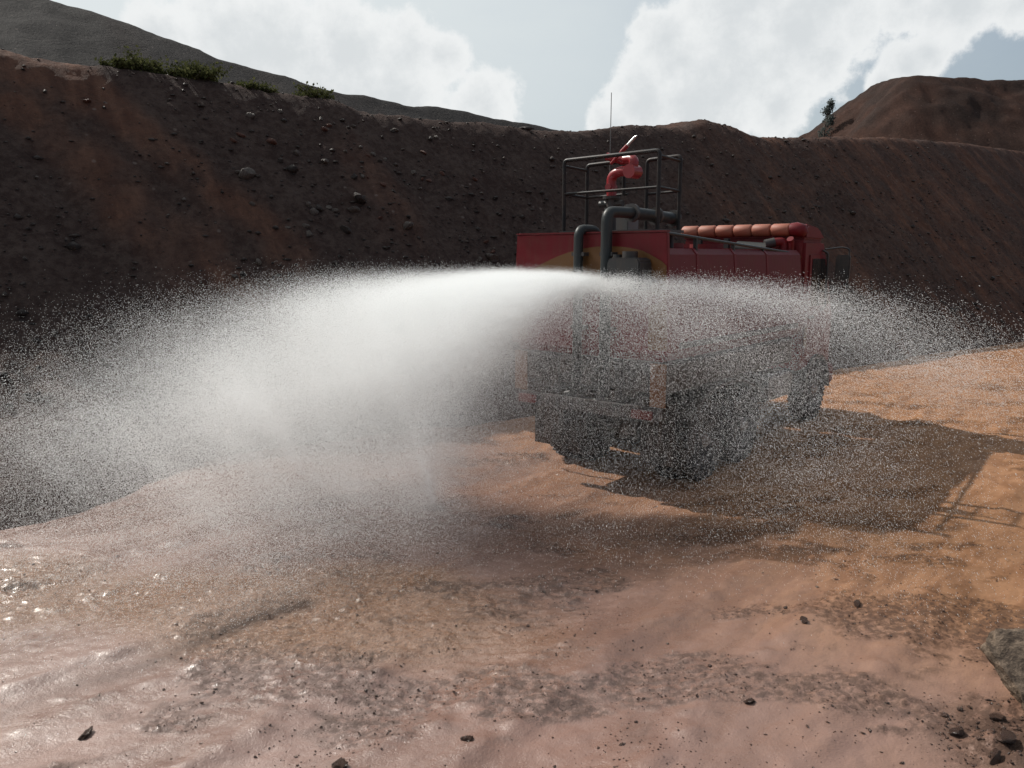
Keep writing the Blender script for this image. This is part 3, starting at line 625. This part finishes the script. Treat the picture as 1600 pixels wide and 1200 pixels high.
# water cannon on its riser
CX, CY = -.26, 1.0
wc = part('water_cannon', MB().tube([(CX, CY, 3.37), (CX, CY, 3.86)], .075, 12), 'dark', smooth=60)
q_ = MB(); q_.tube([(CX, CY, 3.62), (CX, CY, 3.65)], .14, 16); q_.tube([(CX, CY, 3.83), (CX, CY, 3.87)], .13, 16); q_.tube([(CX - .2, CY, 3.76), (CX + .2, CY, 3.76)], .05, 10); part('valve', q_, 'black', wc)
q_ = MB(); q_.tube(bend([(CX, CY, 3.87), (CX - .02, CY, 4.12), (CX + .22, CY - .02, 4.20), (CX + .36, CY - .02, 4.22), (CX + .36, CY, 4.36), (CX + .12, CY + .1, 4.40)], .12, 7), [.075] * 40, 12) if False else q_.tube(bend([(CX, CY, 3.87), (CX - .01, CY, 4.16), (CX + .16, CY - .02, 4.22), (CX + .36, CY - .02, 4.20), (CX + .38, CY, 4.38), (CX + .14, CY + .06, 4.38)], .1, 6), .072, 12)
part('swivel_bend', q_, 'cannon', wc, 60)
q_ = MB(); q_.tube([(CX + .36, CY - .12, 4.20), (CX + .36, CY + .10, 4.20)], .10, 14); q_.tube([(CX - .01, CY - .09, 4.0), (CX - .01, CY + .09, 4.0)], .05, 10); part('swivel_joint', q_, 'cannon', wc, 60)
q_ = MB(); q_.tube([(CX + .20, CY + .05, 4.37), (CX - .08, CY + .02, 4.44), (CX - .10, CY + .02, 4.445)], [.072, .055, .062], 12); part('nozzle', q_, 'cannon', wc, 60)
q_ = MB(); q_.tube([(CX + .02, CY - .06, 4.33), (CX + .22, CY - .1, 4.48)], .022, 8); q_.tube([(CX + .22, CY - .1, 4.48), (CX + .32, CY - .1, 4.56)], .03, 8); part('lever_arm', q_, 'cannon', wc, 60)
q_ = MB(); q_.tube([(CX + .30, CY - .1, 4.545), (CX + .43, CY - .1, 4.655), (CX + .47, CY - .1, 4.68)], [.022, .02, .01], 8); part('lever', q_, 'silver', wc, 60)
# whip aerial
part('aerial', MB().tube([(-.6, 1.46, 3.3), (-.6, 1.46, 4.2), (-.61, 1.48, 5.45)], [.012, .008, .006], 6), 'box', smooth=60)
# walkway rail along the tank roof
q_ = MB(); q_.tube([(1.13, .1, 3.30), (1.13, 3.3, 3.12), (1.13, 4.4, 3.06)], .022, 8); sr = part('roof_rail', q_, 'steel', smooth=60)
for y, z in ((1.0, 3.25), (2.2, 3.18), (3.3, 3.12)):
    q_ = MB(); q_.box(1.10, 1.15, y - .02, y + .02, 3.0, z); part('rail_post', q_, 'steel', sr)
q_ = MB(); q_.tube([(-1.13, .1, 3.30), (-1.13, 4.4, 3.06)], .022, 8); part('roof_rail', q_, 'steel', smooth=60)
for x, y in ((0, 2.2), (0, 3.6)):
    q_ = MB(); vs = [(x + .28 * math.cos(k * math.pi / 8), y + .28 * math.sin(k * math.pi / 8)) for k in range(16)]
    q_.add([(a_, b_, 3.09) for a_, b_ in vs] + [(a_, b_, 3.2) for a_, b_ in vs], [tuple(range(16, 32))] + [(k, (k + 1) % 16, 16 + (k + 1) % 16, 16 + k) for k in range(16)]); part('manhole', q_, 'red_dark')
# cab
cabp = [(4.98, .95), (6.62, .95), (6.66, 1.9), (6.05, 3.12), (5.95, 3.28), (4.98, 3.28)]
cab = part('cab', MB().prism_x(cabp, -1.2, 1.2), 'red', bevel=.05)
roof = part('roof', MB().prism_x([(5.02, 3.285), (5.98, 3.285), (5.96, 3.36), (5.72, 3.50), (5.16, 3.56), (5.02, 3.48)], -1.19, 1.19), 'red', cab, bevel=.05)
xs = np.linspace(-1.2, .93, 7)
for i in range(6):
    a_, b_ = xs[i] + .008, xs[i + 1] - .008
    q_ = MB(); q_.tube([(a_, 5.0, 3.46), (a_ + .03, 5.0, 3.46), (b_ - .03, 5.0, 3.46), (b_, 5.0, 3.46)], [.088, .110, .110, .088], 14); part('roof_bolster', q_, 'roof', cab, 60)
q_ = MB(); q_.tube([(.93, 5.0, 3.46), (1.02, 5.0, 3.465), (1.12, 5.02, 3.44), (1.17, 5.06, 3.38)], [.115, .125, .12, .06], 14); part('roof_corner', q_, 'red', cab, 60)
for sx in (-1, 1):
    d_ = part('door', MB().prism_x([(5.2, 1.2), (6.5, 1.2), (6.52, 1.85), (6.0, 3.02), (5.22, 3.02)], sx * 1.2, sx * 1.225), 'red', cab, bevel=.006)
    part('door_window', MB().prism_x([(5.32, 2.1), (6.34, 2.1), (5.97, 2.95), (5.32, 2.95)], sx * 1.226, sx * 1.234), 'glass', d_)
    q_ = MB(); q_.box(sx * 1.226, sx * 1.262, 5.3, 5.48, 1.88, 1.93); part('door_handle', q_, 'black', d_)
    q_ = MB(); q_.tube(bend([(sx * 1.21, 5.88, 2.0), (sx * 1.30, 5.9, 2.05), (sx * 1.30, 5.9, 3.05), (sx * 1.21, 5.88, 3.1)], .05), .02, 8); part('grab_rail', q_, 'black', cab, 60)
    q_ = MB(); q_.tube(bend([(sx * 1.2, 6.02, 3.12), (sx * 1.40, 6.35, 3.16), (sx * 1.52, 6.4, 3.13), (sx * 1.52, 6.4, 2.35), (sx * 1.2, 6.3, 2.3)], .06), .017, 7); ma = part('mirror_arm', q_, 'black', cab, 60)
    part('mirror', MB().box(sx * 1.42 - .13, sx * 1.42 + .13, 6.36, 6.44, 2.55, 3.02, .03), 'black', ma, bevel=.012)
    q_ = MB(); q_.prism_x([(5.1, 1.35), (5.22, 1.35), (5.22, 1.75), (5.1, 1.75)], sx * 1.226, sx * 1.24); part('side_marker', q_, 'orange', cab)
    q_ = MB(); pf = [(5.85 + .68 * math.cos(k), .5 + .68 * math.sin(k)) for k in np.linspace(0, math.pi, 13)] + [(5.85 + .62 * math.cos(k), .5 + .62 * math.sin(k)) for k in np.linspace(math.pi, 0, 13)]
    for k in range(12): q_.prism_x([pf[k], pf[k + 1], pf[24 - k], pf[25 - k]], sx * 1.27, sx * .86)
    part('mudguard', q_, 'black', cab)
part('windscreen', MB().prism_x([(6.625, 2.0), (6.645, 2.0), (6.09, 3.07), (6.07, 3.07)], -1.08, 1.08), 'glass', cab)
part('rear_window', MB().box(-.5, .5, 4.965, 4.985, 2.5, 3.05, .06), 'glass', cab)
q_ = MB(); q_.tube(bend([(.86, 4.9, 1.6), (.86, 4.9, 3.26), (.70, 4.78, 3.24)], .1), .075, 12); q_.tube([(.98, 4.9, 2.0), (.98, 4.9, 3.24), (.98, 4.84, 3.30)], .06, 12); part('air_intake', q_, 'red', cab, 60)
q_ = MB(); q_.tube([(.72, 4.80, 3.24), (.58, 4.70, 3.20)], .085, 12); part('intake_mouth', q_, 'black', cab, 60)
q_ = MB(); q_.tube([(.05, 4.75, 3.14), (.62, 4.75, 3.10)], .13, 16); part('air_filter', q_, 'steel', cab, 60)
for x in (-.75, -.2): q_ = MB(); q_.box(x, x + .09, 4.7, 4.78, 3.0, 3.32); part('bracket', q_, 'steel', cab)
# yellow reflective strip with notches on the rear corner of the cab
q_ = MB(); q_.box(1.085, 1.105, 4.955, 4.962, 2.35, 3.02)
for k in range(9): q_.box(1.107, 1.15 - .02 * (k % 2), 4.955, 4.962, 2.36 + k * .075, 2.40 + k * .075)
part('reflective_strip', q_, 'yellow', cab)
part('front_bumper', MB().box(-1.22, 1.22, 6.55, 6.85, .5, .92, .06), 'red_dark', bevel=.02)
for sx in (-1, 1): part('headlight', MB().box(sx * .85 - .2, sx * .85 + .2, 6.851, 6.87, .62, .82, .04), 'silver')
part('grille', MB().box(-.8, .8, 6.665, 6.69, 1.1, 1.75, .05), 'black', cab)
# rear frame, lights, flaps, lockers
q_ = MB(); q_.box(-1.22, 1.22, -.05, .06, .82, 1.0, .02); part('rear_bumper', q_, 'dark', bevel=.01)
for sx in (-1, 1):
    part('tail_light', MB().box(sx * .98 - .16, sx * .98 + .16, -.085, -.052, .85, .97, .015), 'lamp')
    q_ = MB(); q_.box(sx * .95 - .27, sx * .95 + .27, .42, .435, .12, 1.02); part('mud_flap', q_, 'rubber')
    q_ = MB(); q_.box(sx * 1.27 - .02, sx * 1.27 + .02, 3.3, 4.5, .62, 1.12, .01) if False else q_.box(min(sx * .95, sx * 1.28), max(sx * .95, sx * 1.28), 3.45, 4.5, .6, 1.06, .04); part('side_locker', q_, 'dark', bevel=.015)
    q_ = MB(); pf = [(2.0 + 1.32 * math.cos(k), .55 + .60 * math.sin(k)) for k in np.linspace(.15, math.pi - .15, 13)]; pg = [(2.0 + 1.28 * math.cos(k), .55 + .56 * math.sin(k)) for k in np.linspace(.15, math.pi - .15, 13)]
    for k in range(12): q_.prism_x([pf[k], pf[k + 1], pg[k + 1], pg[k]], sx * 1.28, sx * .66)
    part('rear_mudguard', q_, 'black')
    q_ = MB(); q_.box(min(sx * 1.302, sx * 1.33), max(sx * 1.302, sx * 1.33), .3, 4.5, 1.78, 1.86); part('side_rub_rail', q_, 'dark')
# wheels
def loc2w(x, y): return TRUCK + x * RT + y * FW
def wheel(x, y, sx, wdt=.30):
    r_ = .60; h_ = wdt / 2; cz = gz(*loc2w(x, y)) + r_ - .012; q0 = r_ / .53
    root = MB(); root.lathe_x([(-.05, .13), (.05, .13), (.09, .10), (.13, .06)] if sx > 0 else [(-.13, .06), (-.09, .10), (-.05, .13), (.05, .13)], x + sx * .05, y, cz, 16)
    wl = part('wheel', root, 'rim', smooth=40)
    t = MB(); prof = [(-h_ * .8, .30), (-h_, .34), (-h_, .45), (-h_ * .86, .51), (-h_ * .7, .528), (-.02, .53), (-.015, .515), (.015, .515), (.02, .53), (h_ * .7, .528), (h_ * .86, .51), (h_, .45), (h_, .34), (h_ * .8, .30)]
    prof = [(u_, v_ * q0) for u_, v_ in prof]; t.lathe_x(prof, x, y, cz, 40)
    for k in range(36):
        q = 2 * math.pi * k / 36; a_, b_ = q, q + .07
        for s0, s1 in ((-h_ * .9, -.03), (.03, h_ * .9)):
            sh = .05 if s0 < 0 else 0
            vs = [(x + s, y + rr * math.cos(g + sh), cz + rr * math.sin(g + sh)) for rr in (.50 * q0, .541 * q0) for s, g in ((s0, a_), (s1, a_), (s1, b_), (s0, b_))]
            t.add(vs, [(4, 5, 6, 7), (0, 1, 5, 4), (2, 3, 7, 6), (0, 4, 7, 3), (1, 2, 6, 5)])
    part('tyre', t, 'rubber', wl, 35)
    rm = MB(); rm.lathe_x([(-h_ * .75, .31), (-h_ * .7, .28), (sx * .03, .26), (sx * .05, .14), (h_ * .7, .28), (h_ * .75, .31)] if sx > 0 else [(-h_ * .75, .31), (-h_ * .7, .28), (-.05, .14), (.03, .26), (h_ * .7, .28), (h_ * .75, .31)], x, y, cz, 28)
    part('rim', rm, 'rim', wl, 40)
for y in (1.35, 2.65):
    for x in (-1.1, -.77, .77, 1.1): wheel(x, y, 1 if x > 0 else -1)
for x in (-1.07, 1.07): wheel(x, 5.85, 1 if x > 0 else -1, .32)

# ------------------------------------------------------------------ the spray
def loc2w(x, y): return TRUCK + x * RT + y * FW
rs = np.random.default_rng(91)
def fan(n, src, ang, angsd_lo_hi, el, v, dmm, tmax, spread=1.0, tpow=1.0):
    lo, hi = angsd_lo_hi
    jc = rs.uniform(lo, hi, 26); jw = rs.random(26) + .25; jc = jc[rs.choice(26, n, p=jw / jw.sum())] + rs.normal(0, 2.4, n)
    th = np.radians(np.where(rs.random(n) < .4, jc, rs.uniform(lo, hi, n)))
    # the jets are ragged: more water leaves in some directions than in others
    e = np.radians(el[0] - np.abs(rs.normal(0, el[1], n)) + rs.normal(0, 1.1, n)); sp = np.clip(rs.normal(v[0], v[1], n), 2, None)
    d_ = np.exp(rs.normal(math.log(dmm), .45, n)).clip(.15, 4)
    px_ = np.array(src[3])[rs.integers(0, len(src[3]), n)]; b_ = loc2w(0, src[1]); p = np.stack([b_[0] + px_ * RT[0], b_[1] + px_ * RT[1], np.full(n, src[2])], -1) + rs.normal(size=(n, 3)) * np.array([.1, .1, .04])
    u = np.stack([np.cos(th) * np.cos(e), np.sin(th) * np.cos(e), np.sin(e)], -1) * sp[:, None]
    t = tmax * rs.random(n) ** tpow; k = .30 / d_
    N = 48; dt = t / N
    for _ in range(N):
        s_ = np.linalg.norm(u, axis=1); u = u - (k * s_ * dt)[:, None] * u; u[:, 2] -= 9.81 * dt; p = p + u * dt[:, None]
    turb = (.06 + .24 * t)[:, None] * spread
    p = p + rs.normal(size=(n, 3)) * turb * np.array([1, 1, .55])
    gust = np.stack([fbm(p[:, 0], p[:, 2] * 1.5 + p[:, 1], 1.3, 3, .4, 700), fbm(p[:, 1], p[:, 0] + p[:, 2], 1.3, 3, .4, 710), fbm(p[:, 2] * 1.2, p[:, 0] - p[:, 1], 1.2, 3, .4, 720)], -1)
    p = p + gust * (.04 + .22 * np.minimum(t, 1))[:, None] * np.array([1, 1, .7]) * spread
    ok = p[:, 2] > .015
    return p[ok], u[ok], d_[ok]
A0 = (0, -.42, 2.70, [-.85, -.42, -.04, -.04, .3]); A1 = (0, -.42, 2.68, [-.04, .3, .3, .7])
def jets(a, b):
    return [
    fan(int(190 * a), A0, None, (176, 215), (4.0, 9), (15, 2.8), 1.5, .85),
    fan(int(150 * a), A0, None, (182, 240), (3.5, 9), (9.5, 2.6), 1.0, .9),
    fan(int(100 * a), A0, None, (176, 255), (2.5, 16), (7, 2.4), .75, .95),
    fan(int(130 * a), A0, None, (198, 246), (0.5, 13), (10.5, 2.4), 1.3, 1.0),
    fan(int(60 * b), A1, None, (322, 368), (2.5, 2.8), (13, 2), 1.6, .62),
    fan(int(45 * b), A1, None, (250, 300), (2.5, 9), (4.6, 1.6), 1.4, .85),
    fan(int(55 * b), A1, None, (295, 335), (2.5, 6), (7.5, 1.8), 1.4, .85),
    ]
sets = jets(400, 1200)
Pp = np.concatenate([s[0] for s in sets]); U = np.concatenate([s[1] for s in sets]); D = np.concatenate([s[2] for s in sets])
n = len(Pp); U = U / np.linalg.norm(U, axis=1)[:, None]
e1 = np.cross(U, rs.normal(size=(n, 3))); e1 /= np.linalg.norm(e1, axis=1)[:, None]; e2 = np.cross(U, e1)
wd = .0017 * (D / 1.0) ** .45 * rs.uniform(.7, 1.4, n); ln = wd * rs.uniform(1.3, 3.6, n)
wd, ln = wd[:, None], ln[:, None]
V = np.stack([Pp + U * ln, Pp - U * ln * .6 + e1 * wd, Pp - U * ln * .6 - e1 * wd * .5 + e2 * wd * .87, Pp - U * ln * .6 - e1 * wd * .5 - e2 * wd * .87], 1).reshape(-1, 3)
F = (np.array([(0, 1, 2), (0, 2, 3), (0, 3, 1), (1, 3, 2)])[None] + (np.arange(n) * 4)[:, None, None]).reshape(-1, 3)
m, T = mat('water_drops')
d_ = T.n('ShaderNodeBsdfDiffuse', Color=(.93, .95, .96, 1)); t_ = T.n('ShaderNodeBsdfTranslucent', Color=(.97, .98, .98, 1)); g_ = T.n('ShaderNodeBsdfGlossy', Color=(1, 1, 1, 1), Roughness=.25)
mx = T.n('ShaderNodeMixShader'); mx.inputs[0].default_value = .7; T.put(mx.inputs[1], d_); T.put(mx.inputs[2], t_)
mx2 = T.n('ShaderNodeMixShader'); mx2.inputs[0].default_value = .15; T.put(mx2.inputs[1], mx); T.put(mx2.inputs[2], g_)
mx3 = T.n('ShaderNodeMixShader'); mx3.inputs[0].default_value = .42; T.put(mx3.inputs[1], mx2); T.put(mx3.inputs[2], T.n('ShaderNodeBsdfTransparent'))   # much of the light goes straight on through a drop
finish(T, mx3); M['drops'] = m
spray = tag(link('water_spray', fast_mesh('water_spray', V, F), M['drops']), 'white fan of water drops thrown out behind the truck', 'water spray', kind='stuff')

# the finest droplets, too small to show a shape: points turned into little spheres
ms = jets(4700, 1200); ms += [fan(1250000, A0, None, (183, 246), (0, 13), (12.5, 3), .6, 1.5), fan(300000, A0, None, (176, 200), (1, 12), (16, 3), 1.2, .95), fan(800000, A0, None, (194, 232), (.5, 9), (14, 2.5), 1.5, 1.05), fan(800000, A0, None, (176, 215), (3, 7), (7, 3), .5, .6)]
Q = np.concatenate([q[0] for q in ms]); QD = np.concatenate([q[2] for q in ms])
pm = bpy.data.meshes.new('fine_spray'); pm.vertices.add(len(Q)); pm.vertices.foreach_set('co', Q.astype(np.float32).ravel()); attr(pm, 'size', .0017 * QD ** .3)
fine = tag(link('fine_spray', pm), 'fine white mist of droplets hanging inside the water fan', 'mist', kind='stuff')
ng = bpy.data.node_groups.new('droplets', 'GeometryNodeTree')
ng.interface.new_socket('Geometry', in_out='INPUT', socket_type='NodeSocketGeometry'); ng.interface.new_socket('Geometry', in_out='OUTPUT', socket_type='NodeSocketGeometry')
gi = ng.nodes.new('NodeGroupInput'); go = ng.nodes.new('NodeGroupOutput'); mp = ng.nodes.new('GeometryNodeMeshToPoints'); na = ng.nodes.new('GeometryNodeInputNamedAttribute'); sm_ = ng.nodes.new('GeometryNodeSetMaterial')
na.data_type = 'FLOAT'; na.inputs[0].default_value = 'size'; sm_.inputs['Material'].default_value = M['drops']
ng.links.new(gi.outputs[0], mp.inputs['Mesh']); ng.links.new(na.outputs[0], mp.inputs['Radius']); ng.links.new(mp.outputs[0], sm_.inputs[0]); ng.links.new(sm_.outputs[0], go.inputs[0])
fine.modifiers.new('droplets', 'NODES').node_group = ng
